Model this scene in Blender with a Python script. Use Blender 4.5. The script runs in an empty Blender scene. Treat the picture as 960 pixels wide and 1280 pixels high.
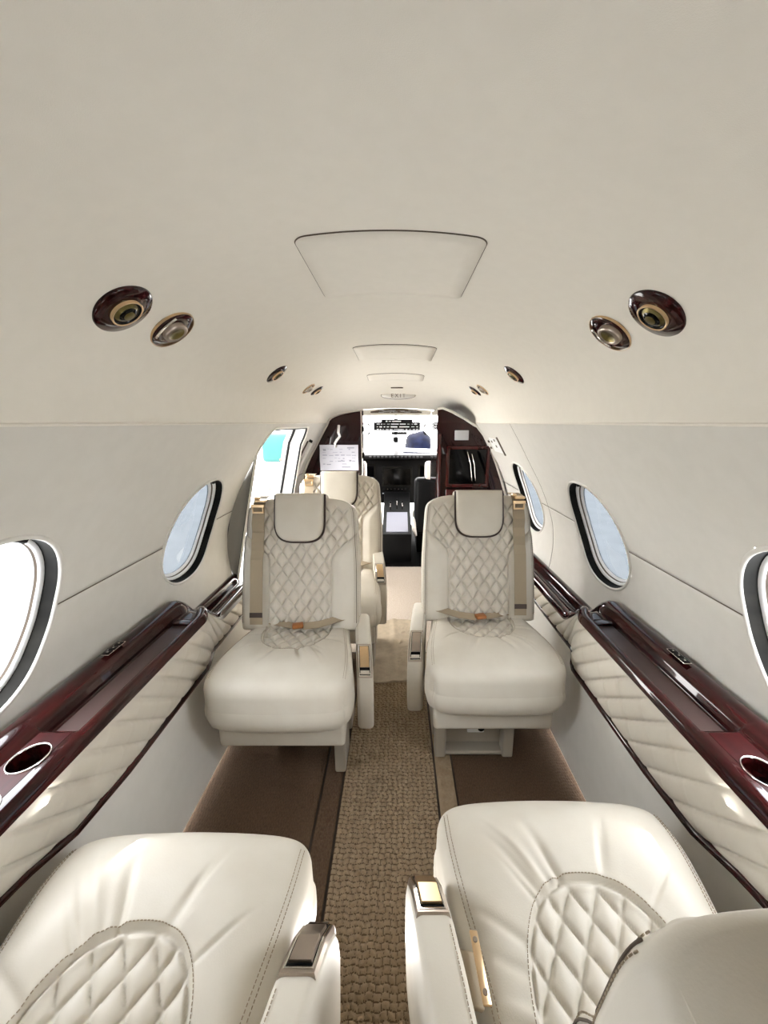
import bpy, bmesh, math, random
import numpy as np
from mathutils import Vector, Matrix
random.seed(7); rng = np.random.RandomState(5)
COL = bpy.context.scene.collection
PI = math.pi

# ------------------------------------------------------------------ materials
def mat(name, col, rough=.5, metal=0, coat=0, spec=.5, noise=None, bump=None, emit=None, estr=1, coat_rough=.05, coat_ior=1.5):
    m = bpy.data.materials.new(name); m.use_nodes = True
    nt = m.node_tree; b = nt.nodes['Principled BSDF']
    b.inputs['Base Color'].default_value = (*col, 1); b.inputs['Roughness'].default_value = rough
    b.inputs['Metallic'].default_value = metal; b.inputs['Coat Weight'].default_value = coat
    b.inputs['Coat Roughness'].default_value = coat_rough; b.inputs['Coat IOR'].default_value = coat_ior
    b.inputs['Specular IOR Level'].default_value = spec
    tc = nt.nodes.new('ShaderNodeTexCoord')
    if noise:                                   # (scale, second colour, detail, stretch)
        sc, c2, det, st = noise
        mp = nt.nodes.new('ShaderNodeMapping'); mp.inputs['Scale'].default_value = st
        nz = nt.nodes.new('ShaderNodeTexNoise'); nz.inputs['Scale'].default_value = sc; nz.inputs['Detail'].default_value = det
        mx = nt.nodes.new('ShaderNodeMix'); mx.data_type = 'RGBA'
        rp = nt.nodes.new('ShaderNodeMapRange'); rp.inputs[1].default_value = .35; rp.inputs[2].default_value = .65
        nt.links.new(tc.outputs['Object'], mp.inputs[0]); nt.links.new(mp.outputs[0], nz.inputs['Vector'])
        nt.links.new(nz.outputs['Fac'], rp.inputs[0]); nt.links.new(rp.outputs[0], mx.inputs[0])
        mx.inputs[6].default_value = (*col, 1); mx.inputs[7].default_value = (*c2, 1)
        nt.links.new(mx.outputs[2], b.inputs['Base Color'])
    if bump:                                    # (scale, strength, distance)
        nb = nt.nodes.new('ShaderNodeTexNoise'); nb.inputs['Scale'].default_value = bump[0]; nb.inputs['Detail'].default_value = 4
        bp = nt.nodes.new('ShaderNodeBump'); bp.inputs['Strength'].default_value = bump[1]; bp.inputs['Distance'].default_value = bump[2]
        nt.links.new(tc.outputs['Object'], nb.inputs['Vector']); nt.links.new(nb.outputs['Fac'], bp.inputs['Height'])
        nt.links.new(bp.outputs[0], b.inputs['Normal'])
    if emit:
        b.inputs['Emission Color'].default_value = (*emit, 1); b.inputs['Emission Strength'].default_value = estr
    return m
M = {}
M['liner'] = mat('headliner fabric', (.76, .725, .655), .85, noise=(40, (.745, .71, .64), 2, (1, 1, 1)), bump=(900, .3, .0006))
M['wall'] = mat('sidewall vinyl', (.64, .62, .575), .6, noise=(25, (.62, .60, .555), 3, (1, 1, 1)), bump=(500, .12, .0006))
M['leather'] = mat('cream leather', (.58, .54, .465), .50, noise=(14, (.55, .505, .43), 4, (1, 1, 1)), bump=(420, .22, .0007), spec=.4)
M['pebble'] = mat('pebbled cream leather', (.74, .69, .60), .5, bump=(160, .7, .002))
M['stitch'] = mat('tan stitching', (.30, .24, .17), .8)
M['piping'] = mat('dark brown piping', (.035, .018, .012), .5)
M['seam'] = mat('dark seam', (.10, .075, .055), .8)
M['wood'] = mat('gloss mahogany', (.034, .0036, .004), .16, coat=1, noise=(9, (.010, .0014, .0014), 5, (8, .8, 8)), coat_rough=.03, spec=.08, coat_ior=1.36)
M['woodv'] = mat('dark mahogany veneer', (.022, .0026, .003), .16, coat=1, noise=(5, (.013, .0016, .0018), 4, (5, 5, .5)), coat_rough=.03, spec=.08, coat_ior=1.36)
M['deckwood'] = mat('satin mahogany', (.035, .004, .004), .42, noise=(9, (.022, .0026, .0026), 5, (8, .8, 8)), spec=.12)
M['woodred'] = mat('red mahogany', (.040, .0042, .0038), .18, coat=1, noise=(5, (.022, .0027, .0022), 4, (5, 5, .5)), coat_rough=.03, spec=.1, coat_ior=1.36)
M['tray'] = mat('brown tray lining', (.055, .032, .028), .45, bump=(300, .2, .0005))
M['chrome'] = mat('polished chrome', (.80, .77, .73), .12, metal=1)
M['gold'] = mat('brushed gold', (.72, .52, .31), .28, metal=1)
M['bronze'] = mat('satin bronze', (.42, .36, .31), .28, metal=1)
M['seatbase'] = mat('taupe seat frame paint', (.30, .265, .215), .5)
M['black'] = mat('black plastic', (.0016, .0016, .0018), .5, spec=.15)
M['blackgloss'] = mat('black glass', (.0006, .0006, .0007), .06, spec=.25)
M['belt'] = mat('beige seat belt webbing', (.33, .265, .18), .75, bump=(700, .4, .0006))
M['bucklebrown'] = mat('copper buckle', (.42, .17, .06), .35, metal=.6)
M['bezel'] = mat('grey window bezel', (.006, .0057, .005), .5, noise=(6, (.014, .013, .011), 3, (1, 1, 3)), spec=.04)
M['white'] = mat('white plastic', (.80, .80, .80), .4)
M['greyplastic'] = mat('grey plastic', (.42, .43, .45), .45)
M['trackgap'] = mat('dark track gap', (.05, .035, .025), .8)
M['darkcarpet'] = mat('black cockpit carpet', (.0015, .0013, .0013), .95, spec=.05)
M['sheep'] = mat('sheepskin cover', (.72, .66, .60), .9, bump=(90, .8, .004))
M['rosefabric'] = mat('rose tan headrest cover', (.42, .30, .26), .8)
M['matcloth'] = mat('cream floor mat cloth', (.33, .265, .185), .9, noise=(30, (.27, .215, .15), 4, (1, 1, 1)), bump=(120, .4, .003))
M['paper'] = mat('printed paper', (.42, .42, .47), .7, bump=(60, .3, .002))
M['ink'] = mat('grey ink', (.22, .22, .26), .8)
M['navy'] = mat('navy blue paint', (.0004, .0007, .0035), .8, noise=(5, (.002, .003, .010), 3, (1, 1, 1)), spec=.02)
M['padgrey'] = mat('pale grey pedestal top', (.16, .16, .20), .5)
M['jamb'] = mat('light grey door jamb', (.24, .235, .225), .5)
M['annun'] = mat('annunciator button grey', (.025, .025, .027), .5)
M['olive'] = mat('olive gold nozzle', (.16, .13, .05), .35, metal=1)
M['cyan'] = mat('turquoise paint', (.014, .058, .056), .6, noise=(2, (.022, .07, .068), 3, (1, 1, 1)), spec=.1)
M['fuse'] = mat('white exterior paint', (.8, .8, .8), .5)
M['exitlens'] = mat('translucent sign lens', (.62, .60, .57), .3)

def carpet(name, a, b_, sc, st=(1, 1, 1), dirt=None):
    m = mat(name, a, .95, noise=(sc, b_, 4, st), bump=(sc * 2.2, .5, .002)); return m
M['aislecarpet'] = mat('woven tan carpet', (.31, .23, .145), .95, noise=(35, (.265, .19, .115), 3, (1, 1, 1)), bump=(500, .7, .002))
M['gapshade'] = mat('painted weave gap shade', (.12, .08, .045), .95)  # dark colour painted into the weave gaps as shade between the knots
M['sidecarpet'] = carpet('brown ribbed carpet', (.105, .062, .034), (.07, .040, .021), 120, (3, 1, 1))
M['forecarpet'] = carpet('pale carpet', (.40, .34, .28), (.33, .27, .22), 130)

def glass(tint):
    m = bpy.data.materials.new('tinted acrylic pane'); m.use_nodes = True; nt = m.node_tree
    for n in list(nt.nodes): nt.nodes.remove(n)
    o = nt.nodes.new('ShaderNodeOutputMaterial'); t = nt.nodes.new('ShaderNodeBsdfTransparent'); g = nt.nodes.new('ShaderNodeBsdfGlossy')
    t.inputs[0].default_value = (*tint, 1); g.inputs['Roughness'].default_value = .03
    mx = nt.nodes.new('ShaderNodeMixShader'); mx.inputs[0].default_value = .05
    nt.links.new(t.outputs[0], mx.inputs[1]); nt.links.new(g.outputs[0], mx.inputs[2]); nt.links.new(mx.outputs[0], o.inputs[0])
    return m
M['glass'] = glass((.86, .91, .98)); M['dimglass'] = glass((.5, .54, .6)); M['shadeglass'] = glass((.050, .057, .066))

# ------------------------------------------------------------------ helpers
def link(name, me, parent=None):
    o = bpy.data.objects.new(name, me); COL.objects.link(o)
    if parent: o.parent = parent
    return o
def mesh(name, vs, fs, m, parent=None, smooth=True, mi=None, normals=None):
    me = bpy.data.meshes.new(name); me.from_pydata([tuple(map(float, v)) for v in vs], [], [tuple(int(i) for i in f) for f in fs])
    ms = m if isinstance(m, (list, tuple)) else [m]
    for k in ms: me.materials.append(M[k] if isinstance(k, str) else k)
    if mi is not None: me.polygons.foreach_set('material_index', np.array(mi, dtype=np.int32))
    me.polygons.foreach_set('use_smooth', [smooth] * len(me.polygons)); me.update()
    if normals is not None: me.normals_split_custom_set_from_vertices([tuple(map(float, n)) for n in normals])
    return link(name, me, parent)
def thing(name, label, cat, loc=(0, 0, 0), rz=0, group=None):
    o = bpy.data.objects.new(name, None); COL.objects.link(o); o.location = loc; o.rotation_euler = (0, 0, rz)
    o.empty_display_size = .05
    return tag(o, label, cat, group)
def tag(o, label, cat, group=None):
    o['label'] = label; o['category'] = cat
    if group: o['group'] = group
    return o
def struct(o): o['kind'] = 'structure'; return o
def boxbm(bm, c, s, bev=0, seg=2, rot=None):
    r = bmesh.ops.create_cube(bm, size=1)
    vs = r['verts']; bmesh.ops.scale(bm, vec=s, verts=vs)
    if bev:
        es = list({e for v in vs for e in v.link_edges})
        rr = bmesh.ops.bevel(bm, geom=es, offset=bev, segments=seg, affect='EDGES', profile=.5, clamp_overlap=True)
        vs = list({v for f in rr['faces'] for v in f.verts} | {v for v in vs if v.is_valid})
    if rot is not None: bmesh.ops.rotate(bm, cent=(0, 0, 0), matrix=rot, verts=vs)
    bmesh.ops.translate(bm, vec=c, verts=vs); return vs
def bmobj(name, bm, m, parent=None, smooth=True):
    me = bpy.data.meshes.new(name); bm.to_mesh(me); bm.free()
    me.materials.append(M[m]); me.polygons.foreach_set('use_smooth', [smooth] * len(me.polygons))
    return link(name, me, parent)
def box(name, c, s, m, parent=None, bev=.004, seg=2, rot=None, smooth=True):
    bm = bmesh.new(); boxbm(bm, c, s, bev, seg, rot); return bmobj(name, bm, m, parent, smooth=False if not bev else smooth)
def boxes(name, lst, m, parent=None, bev=.002):
    bm = bmesh.new()
    for c, s in lst: boxbm(bm, c, s, bev)
    return bmobj(name, bm, m, parent, smooth=False)
def tube(name, pts, r, m, parent=None, n=8, closed=False, flat=None):
    P = [Vector(p) for p in pts]; L = len(P); vs = []; fs = []
    up = Vector((0, 0, 1))
    for i, p in enumerate(P):
        a = P[(i - 1) % L] if closed or i else p; b = P[(i + 1) % L] if closed or i < L - 1 else p
        t = (b - a).normalized(); s = t.cross(up)
        if s.length < 1e-3: s = t.cross(Vector((1, 0, 0)))
        s.normalize(); w = s.cross(t)
        for k in range(n):
            an = 2 * PI * k / n; vs.append(p + s * (math.cos(an) * r) + w * (math.sin(an) * r * (flat or 1)))
    for i in range(L if closed else L - 1):
        j = (i + 1) % L
        for k in range(n): fs.append((i * n + k, i * n + (k + 1) % n, j * n + (k + 1) % n, j * n + k))
    if not closed: fs.append(tuple(range(n))[::-1]); fs.append(tuple((L - 1) * n + k for k in range(n)))
    return mesh(name, vs, fs, m, parent)
def loft(name, rings, m, parent=None, closed=True, caps=(False, False), mi=None, smooth=True):
    n = len(rings[0]); vs = [p for r in rings for p in r]; fs = []; ml = []
    for i in range(len(rings) - 1):
        for k in range(n if closed else n - 1):
            fs.append((i * n + k, i * n + (k + 1) % n, (i + 1) * n + (k + 1) % n, (i + 1) * n + k)); ml.append(mi[i] if mi else 0)
    if caps[0]: fs.append(tuple(range(n))[::-1]); ml.append(mi[0] if mi else 0)
    if caps[1]: fs.append(tuple((len(rings) - 1) * n + k for k in range(n))); ml.append(mi[-1] if mi else 0)
    return mesh(name, vs, fs, m, parent, smooth, ml)
def disc(name, c, r, th, nrm, m, parent=None, n=32, inner=0, dome=0, sx=1):
    """ring or plate lying on a surface with normal nrm, rounded edge"""
    nrm = Vector(nrm).normalized(); q = nrm.to_track_quat('Z', 'X').to_matrix(); c = Vector(c)
    if inner: prof = [(r, 0), (r, th * .6), (r - th * .4, th), (inner + th * .4, th), (inner, th * .6), (inner, 0)]
    else: prof = [(r, 0), (r, th * .6), (r - th * .4, th), (r * .6, th + dome * .7), (r * .2, th + dome), (.0001, th + dome)]
    rings = [[c + q @ Vector((p[0] * math.cos(2 * PI * k / n) * sx, p[0] * math.sin(2 * PI * k / n), p[1])) for k in range(n)] for p in prof]
    return loft(name, rings, m, parent)
def prism(name, poly, axis, a, b, m, parent=None, bev=.006, seg=3, smooth=True):
    """extrude polygon (list of 2d) along axis from a to b"""
    bm = bmesh.new()
    def P(p, t): return {'x': (t, p[0], p[1]), 'y': (p[0], t, p[1]), 'z': (p[0], p[1], t)}[axis]
    f = bm.faces.new([bm.verts.new(P(p, a)) for p in poly])
    r = bmesh.ops.extrude_face_region(bm, geom=[f]); vs = [g for g in r['geom'] if isinstance(g, bmesh.types.BMVert)]
    d = b - a; bmesh.ops.translate(bm, vec={'x': (d, 0, 0), 'y': (0, d, 0), 'z': (0, 0, d)}[axis], verts=vs)
    bmesh.ops.recalc_face_normals(bm, faces=bm.faces)
    if bev: bmesh.ops.bevel(bm, geom=[e for e in bm.edges if len(e.link_faces) == 2 and e.calc_face_angle(0) > .6], offset=bev, segments=seg, affect='EDGES', profile=.5, clamp_overlap=True)
    return bmobj(name, bm, m, parent, smooth=smooth)
def smooth01(t): t = np.clip(t, 0, 1); return t * t * (3 - 2 * t)
def gridfaces(nu, nv): return [(j * nu + i, j * nu + i + 1, (j + 1) * nu + i + 1, (j + 1) * nu + i) for j in range(nv - 1) for i in range(nu - 1)]
def gridnormals(P):
    du = np.gradient(P, axis=1); dv = np.gradient(P, axis=0); n = np.cross(du, dv); n /= (np.linalg.norm(n, axis=2, keepdims=True) + 1e-12); return n
def splitgrid(P, mask, names, mats, parents):
    """P[nv,nu,3]; faces whose mask is True become the second object; shared normals keep the join smooth"""
    nv, nu = P.shape[:2]; N = gridnormals(P).reshape(-1, 3); V = P.reshape(-1, 3)
    F = np.array(gridfaces(nu, nv)); fm = mask[:-1, :-1].reshape(-1); out = []
    for k, sel in enumerate((~fm, fm)):
        f = F[sel]; ids, inv = np.unique(f, return_inverse=True); f = inv.reshape(-1, 4)
        par = parents[k] if parents[k] is not None else (out[0] if k else None)
        out.append(mesh(names[k], V[ids], f, mats[k], par, normals=N[ids]))
    return out

# ------------------------------------------------------------------ cabin shell
PZ = [-.05, 0, .20, .36, .50, .60, .70, .80, .90, 1.008, 1.09, 1.165]
PX = [.62, .63, .68, .73, .762, .768, .757, .722, .675, .612, .566, .520]
def prof(z): return float(np.interp(z, PZ, PX))
zz = np.linspace(-.05, 1.165, 400); xx = np.interp(zz, PZ, PX); ker = np.hanning(41); ker /= ker.sum()
xs = np.convolve(np.pad(xx, 20, mode='reflect', reflect_type='odd'), ker, 'valid')
def wx(z): return np.interp(z, zz, xs)
def crown(Y): return np.interp(Y, [-2, .6, 1.0, 1.7, 2.1, 2.35, 2.7, 3.05, 4.2], [1.468, 1.468, 1.465, 1.455, 1.44, 1.41, 1.343, 1.275, 1.275])
def ceil_pt(Y, a, out=0):
    """a in [-1,1] across the headliner; out>0 is down into the cabin"""
    H = crown(Y) - 1.165; W = .520; th = a * PI / 2
    p = Vector((W * math.copysign(abs(math.sin(th)) ** .95, a), Y, 1.165 + H * max(math.cos(th), 0) ** .9))
    if out:
        n = Vector((-p.x / W ** 2, 0, -(p.z - 1.165) / H ** 2)).normalized(); p += n * out
    return p
def ceil_n(Y, a):
    H = crown(Y) - 1.165; p = ceil_pt(Y, a); return Vector((-p.x / .27, 0, -(p.z - 1.165) / H ** 2)).normalized()
Y0, Y1 = -1.15, 3.05
# headliner
ys = list(np.arange(Y0, Y1 + .001, .06)); az = np.linspace(-1, 1, 73)
V = [ceil_pt(y, a) for y in ys for a in az]
# small lip at the crease
struct(mesh('ceiling', V, gridfaces(len(az), len(ys)), 'liner'))
WIN = {'left': [(.595, .795), (1.355, .787), (-.165, .79)], 'right': [(.545, .79), (1.32, .782), (2.06, .775), (-.215, .79)]}
HY, HZ, EXPN = .176, .184, 2.3
def wr(y, z, cy, cz): return (abs((y - cy) / HY) ** EXPN + abs((z - cz) / HZ) ** EXPN) ** (1 / EXPN)
def wallpt(s, y, z, out=0):
    x = wx(z); dz = .004; nx, nz = 1.0, -(wx(z + dz) - wx(z - dz)) / (2 * dz); l = math.hypot(nx, nz)
    return (s * (x + out * nx / l), y, z + out * nz / l)
DOOR = (1.70, 2.52, .30, 1.142)      # airstair door opening in the left wall
def doorout(y, z):
    """>0 outside the opening (rounded top corners)"""
    y0, y1, z0, z1 = DOOR; r = .11
    cy, cz = (y0 + y1) / 2, (z0 + z1) / 2; qx = abs(y - cy) - ((y1 - y0) / 2 - r); qz = abs(z - cz) - ((z1 - z0) / 2 - r)
    return math.hypot(max(qx, 0), max(qz, 0)) + min(max(qx, qz), 0) - r
for side, s in (('left', -1), ('right', 1)):
    seamz = .782; Z = list(np.arange(.02, seamz - .003, .0125)) + [seamz - .0018, seamz - .0012, seamz + .0012, seamz + .0018] + list(np.arange(seamz + .012, 1.16, .0125)) + [1.165]
    Yl = list(np.arange(Y0, Y1, .0125)) + [Y1]
    sy = 1.79 if side == 'right' else 1.02e9
    if side == 'right': Yl = [y for y in Yl if abs(y - sy) > .006] + [sy - .0018, sy - .0012, sy + .0012, sy + .0018]; Yl.sort()
    vs = []; R = []
    for y in Yl:
        for z in Z:
            yy, z2 = y, z; rr = 9
            for (cy, cz) in WIN[side]:
                r = wr(y, z, cy, cz)
                if r < rr: rr = r; cc = (cy, cz)
            if rr < 1 and rr > .7: yy = cc[0] + (y - cc[0]) / rr; z2 = cc[1] + (z - cc[1]) / rr
            if side == 'left':
                d = doorout(y, z)
                if -.02 < d < 0:
                    e = 1e-3; gy = (doorout(y + e, z) - doorout(y - e, z)) / (2 * e); gz = (doorout(y, z + e) - doorout(y, z - e)) / (2 * e)
                    yy = y - gy * d; z2 = z - gz * d
                rr = min(rr, 9 if d > 0 else .5) if not rr < 1 else rr
            g = .004 if (abs(z - seamz) < .0014 or abs(y - sy) < .0014) else 0
            vs.append(wallpt(s, yy, min(z2, 1.165), g)); R.append((y, z))
    nz = len(Z); fs = []; mi = []
    for j in range(len(Yl) - 1):
        for i in range(nz - 1):
            y = (Yl[j] + Yl[j + 1]) / 2; z = (Z[i] + Z[i + 1]) / 2
            if any(wr(y, z, *c) < 1 for c in WIN[side]): continue
            if side == 'left' and doorout(y, z) < 0: continue
            f = (j * nz + i, j * nz + i + 1, (j + 1) * nz + i + 1, (j + 1) * nz + i)
            fs.append(f if s > 0 else f[::-1])
            mi.append(1 if (abs(z - seamz) < .0017 or abs(y - sy) < .0017) else 0)
    struct(mesh('wall_' + side, vs, fs, ['wall', 'seam'], mi=mi))
    # crease strip between headliner and sidewall
    pts = [(s * .5195, y, 1.1665) for y in np.arange(Y0, Y1, .2)]
    struct(tube('trim_1' if s < 0 else 'trim_2', pts, .0028, 'liner', n=8))
nwin = 0
for side, s in (('left', -1), ('right', 1)):
    for (cy, cz) in WIN[side]:
        nwin += 1; n = 72
        def ring(k, out, ax=1):
            o = []
            for i in range(n):
                t = 2 * PI * i / n; c_, s_ = math.cos(t), math.sin(t)
                r = 1 / (abs(c_) ** EXPN + abs(s_) ** EXPN) ** (1 / EXPN)
                o.append(wallpt(s, cy + HY * k * r * c_, cz + HZ * k * r * s_, out))
            return o
        w = struct(bpy.data.objects.new(f'window_{nwin}', None)); COL.objects.link(w)
        loft('rim', [ring(1.035, .001), ring(1.03, -.004), ring(1.0, -.005), ring(.985, .0)], 'wall', w)
        loft('bezel', [ring(.985, .0), ring(.978, .008), ring(.962, .020), ring(.950, .024)], 'bezel', w)
        loft('inner_frame', [ring(.95, .024), ring(.945, .022), ring(.90, .029), ring(.89, .034), ring(.85, .037), ring(.84, .044)], ['white', 'seam'], w, mi=[0, 0, 1, 0, 0])
        o = loft('pane', [ring(.85, .040), ring(.5, .048), ring(.2, .049), ring(.001, .049)], 'shadeglass' if cy > .7 else 'glass' if cy > 0 else 'dimglass', w)
        # folded shade at the top
        arc = [wallpt(s, cy + HY * .90 * x_, cz + HZ * .93 * (1 - abs(x_) ** 2.6) ** .5, .026) for x_ in np.linspace(-.55, .55, 16)]
        tube('pleated_shade', arc, .008, 'bezel', w)
        if cy > .7: continue
bk_out = [(wallpt(-1, Y0, z)[0], z) for z in (0, .2, .4, .6, .8, 1.0, 1.15)] + [tuple(ceil_pt(Y0, a))[::2] for a in np.linspace(-.98, .98, 25)] + [(wallpt(1, Y0, z)[0], z) for z in (1.15, 1.0, .8, .6, .4, .2, 0)]
struct(prism('wall_aft', bk_out, 'y', Y0 - .03, Y0, 'wall', bev=0, smooth=False))
# ------------------------------------------------------------------ floor
def weave(name, x0, x1, y0, y1, px, py, amp, m, z=0, per=8, parent=None):
    nu = max(2, int((x1 - x0) / px * per)); nv = max(2, int((y1 - y0) / py * per))
    u = np.linspace(x0, x1, nu); v = np.linspace(y0, y1, nv); U, W = np.meshgrid(u, v)
    W2 = W + .0018 * np.sin(U * 173) + .0012 * np.sin(U * 61 + W * 90); U2 = U + .002 * np.sin(W * 131 + U * 37)
    row = np.floor(W2 / py); off = (row % 2) * (.22 * px if amp > .005 else .35 * px)
    fx = np.abs(2 * (((U2 + off) / px) % 1) - 1); fy = np.abs(2 * ((W2 / py) % 1) - 1); big = amp > .005
    h = (1 - fx ** 3.2) * (1 - fy ** 2.6) if big else (1 - fx ** 2) * (1 - fy ** 2)
    rnd = rng.rand(4000); k = (np.floor((U2 + off) / px) * 31 + row * 17).astype(int) % 4000; h = h * (.7 + .3 * rnd[k])
    edge = np.minimum(U - x0, x1 - U); h *= np.clip(edge / .004, 0, 1)
    P = np.dstack([U, W, z + amp * h])
    if not big: return mesh(name, P.reshape(-1, 3), gridfaces(nu, nv), m, parent)
    return mesh(name, P.reshape(-1, 3), gridfaces(nu, nv), [m, 'gapshade'], parent, mi=(h[:-1, :-1] < .13).astype(np.int32).reshape(-1))
struct(box('floor', (0, .95, -.03), (1.30, 4.2, .05), 'trackgap', bev=0))
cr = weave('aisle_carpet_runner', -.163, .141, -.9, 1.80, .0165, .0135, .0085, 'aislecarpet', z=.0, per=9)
tag(cr, 'tan basket-weave carpet runner down the aisle between the seats', 'carpet')
fc = weave('forward_carpet', -.50, .265, 1.81, 3.04, .014, .012, .002, 'forecarpet', z=.0, per=4)
tag(fc, 'pale carpet in front of the cockpit doorway', 'carpet')
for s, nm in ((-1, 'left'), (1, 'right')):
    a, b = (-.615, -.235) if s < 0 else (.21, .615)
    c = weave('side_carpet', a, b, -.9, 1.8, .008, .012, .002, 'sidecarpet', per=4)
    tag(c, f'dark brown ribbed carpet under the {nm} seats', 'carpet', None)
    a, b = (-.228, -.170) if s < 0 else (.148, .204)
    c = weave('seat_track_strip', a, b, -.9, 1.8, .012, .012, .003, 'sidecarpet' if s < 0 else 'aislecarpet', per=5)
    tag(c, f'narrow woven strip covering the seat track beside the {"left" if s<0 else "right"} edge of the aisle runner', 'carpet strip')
# loose mat lying across the aisle
nu, nv = 90, 130; u = np.linspace(-.14, .125, nu); v = np.linspace(1.56, 2.13, nv); U, W = np.meshgrid(u, v)
zz_ = .012 + .002 * np.sin(W * 30) * np.cos(U * 25)
for _ in range(60):
    cx, cy = rng.uniform(.02, .11), rng.uniform(1.6, 2.08); a = rng.uniform(-.5, 1.2)
    dx = (U - cx) * math.cos(a) + (W - cy) * math.sin(a); dy = -(U - cx) * math.sin(a) + (W - cy) * math.cos(a)
    zz_ += .0035 * np.exp(-(dx / .012) ** 2 - (dy / .004) ** 2)
zz_ += .006 * np.exp(-((U + .005) / .02) ** 2)
top = np.dstack([U + .004 * np.sin(W * 20), W + .006 * np.sin(U * 30), zz_]).reshape(-1, 3)
ring_i = list(range(nu)) + [j * nu + nu - 1 for j in range(1, nv)] + [(nv - 1) * nu + i for i in range(nu - 2, -1, -1)] + [j * nu for j in range(nv - 2, 0, -1)]
vs = [tuple(p) for p in top] + [(top[i][0], top[i][1], .006) for i in ring_i]; L = len(ring_i)
fs = gridfaces(nu, nv) + [(ring_i[k], nu * nv + k, nu * nv + (k + 1) % L, ring_i[(k + 1) % L]) for k in range(L)]
tag(mesh('floor_mat', vs, fs, 'matcloth'), 'creased cream cloth mat lying across the aisle between the front seats', 'mat')

# ------------------------------------------------------------------ side ledges
TX = [.785, .768, .752, .732, .712, .702, .698, .694, .640, .636, .632, .625, .616, .608, .603, .602]
TZ = [.555, .574, .586, .588, .580, .566, .550, .544, .544, .549, .560, .566, .566, .560, .550, .542]
LX = [.785, .768, .756, .742, .732, .727, .724, .721, .690, .687, .683, .674, .662, .652, .647, .646]
LZ = [.450, .468, .480, .482, .474, .462, .448, .442, .442, .448, .460, .468, .468, .460, .448, .440]
DZ = list(TZ); 
for i in range(6, 12): DZ[i] = .566
DZ[5] = .572; DZ[11] = .567
def densify(a): return a
def ledge(s, y_end, label):
    t = thing('side_ledge', label, 'side ledge', (0, 0, 0))
    Ys = sorted(set(list(np.arange(-.9, .66, .06)) + [.655, .662, .664] + list(np.arange(.67, 1.14, .03)) + list(np.arange(1.13, 1.42, .012)) + list(np.arange(1.42, y_end, .04)) + [y_end]))
    rings = []; mi = []
    for y in Ys:
        k = float(smooth01((y - 1.19) / .17)); kx = float(smooth01((y - 1.13) / .14)); dk = 1 if y < .66 else 0
        bump_ = .012 * math.exp(-((y - 1.17) / .05) ** 2)
        r = []
        for i in range(len(TX)):
            z_t = DZ[i] if dk else TZ[i]
            kk = kx if i > 7 else k
            x = TX[i] * (1 - kk) + LX[i] * kk; z = z_t * (1 - k) + LZ[i] * k + (bump_ if 1 < i else 0) * 0
            r.append((s * x, y, z))
        rings.append(r if s > 0 else r)
    body = loft('wood_rail', rings, 'wood', t, closed=False)
    bm = bmesh.new(); bm.from_mesh(body.data)
    bmesh.ops.delete(bm, geom=[f for f in bm.faces if f.calc_center_median().y < .655 and .642 < abs(f.calc_center_median().x) < .69 and f.calc_center_median().z > .56], context='FACES')
    bm.to_mesh(body.data); bm.free()
    cups = [(.664, .595), (.656, .490)] if s < 0 else [(.664, .565), (.660, .458)]
    gx = np.linspace(.636, .698, 26); gy = np.linspace(-.9, .655, 520); RC = .0335; vs = []; fs = []
    for y in gy:
        for x in gx:
            X, Y_ = x, y
            for (cx, cy) in cups:
                r = math.hypot((x - cx) * 1.12, y - cy)
                if r < RC and r > .3 * RC: X, Y_ = cx + (x - cx) * RC / r, cy + (y - cy) * RC / r
            vs.append((s * X, Y_, .5665))
    for f in gridfaces(26, 520):
        cx_ = sum(gx[i % 26] for i in f) / 4; cy_ = sum(gy[i // 26] for i in f) / 4
        if all(math.hypot((cx_ - cx) * 1.12, cy_ - cy) > RC for cx, cy in cups): fs.append(f)
    mesh('cup_deck', vs, fs, 'deckwood', t, smooth=False)
    # tray lining
    tl = [[(s * .693, y, .5455), (s * .667, y, .5452), (s * .641, y, .5455)] for y in np.linspace(.668, 1.11, 8)]
    loft('tray_lining', tl, 'tray', t, closed=False)
    # polished plate at the forward end of the tray
    box('end_plate', (s * .667, 1.120, .553), (.056, .03, .006), 'wood', t, bev=.002)
    # cup holders
    for (cxx, cy) in cups:
        c = (s * cxx, cy, .5665); n = 40
        def cr_(r, z): return [(c[0] + r / 1.12 * math.cos(2 * PI * k / n), c[1] + r * math.sin(2 * PI * k / n), z) for k in range(n)]
        ch = loft('cup_holder', [cr_(.0350, .5668), (cr_(.0348, .5685)), cr_(.0332, .5688), cr_(.0325, .566)], 'chrome', t)
        loft('cup_well', [cr_(.0335, .567), cr_(.033, .545), cr_(.031, .505), cr_(.0005, .503)], ['wood', 'tray'], ch, mi=[0, 0, 1])
    # light switch panel
    sy_ = .91 if s < 0 else .875
    sp = boxes('switch_panel', [((s * .728, sy_, .5935), (.020, .066, .0016))], 'chrome', t, bev=.0005)
    for q in (-1, 0, 1):
        b = box('switch_button', (s * .728, sy_ + q * .021, .5948), (.016, .0175, .002), 'black', sp, bev=.0006)
        box('symbol', (s * .728, sy_ + q * .021, .5960), (.004, .004, .0006), 'chrome', b, bev=0)
    return t
ledge(-1, 1.70, 'glossy dark mahogany ledge with cup holders below the left windows')
ledge(1, 2.30, 'glossy dark mahogany ledge with cup holders below the right windows')
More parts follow.
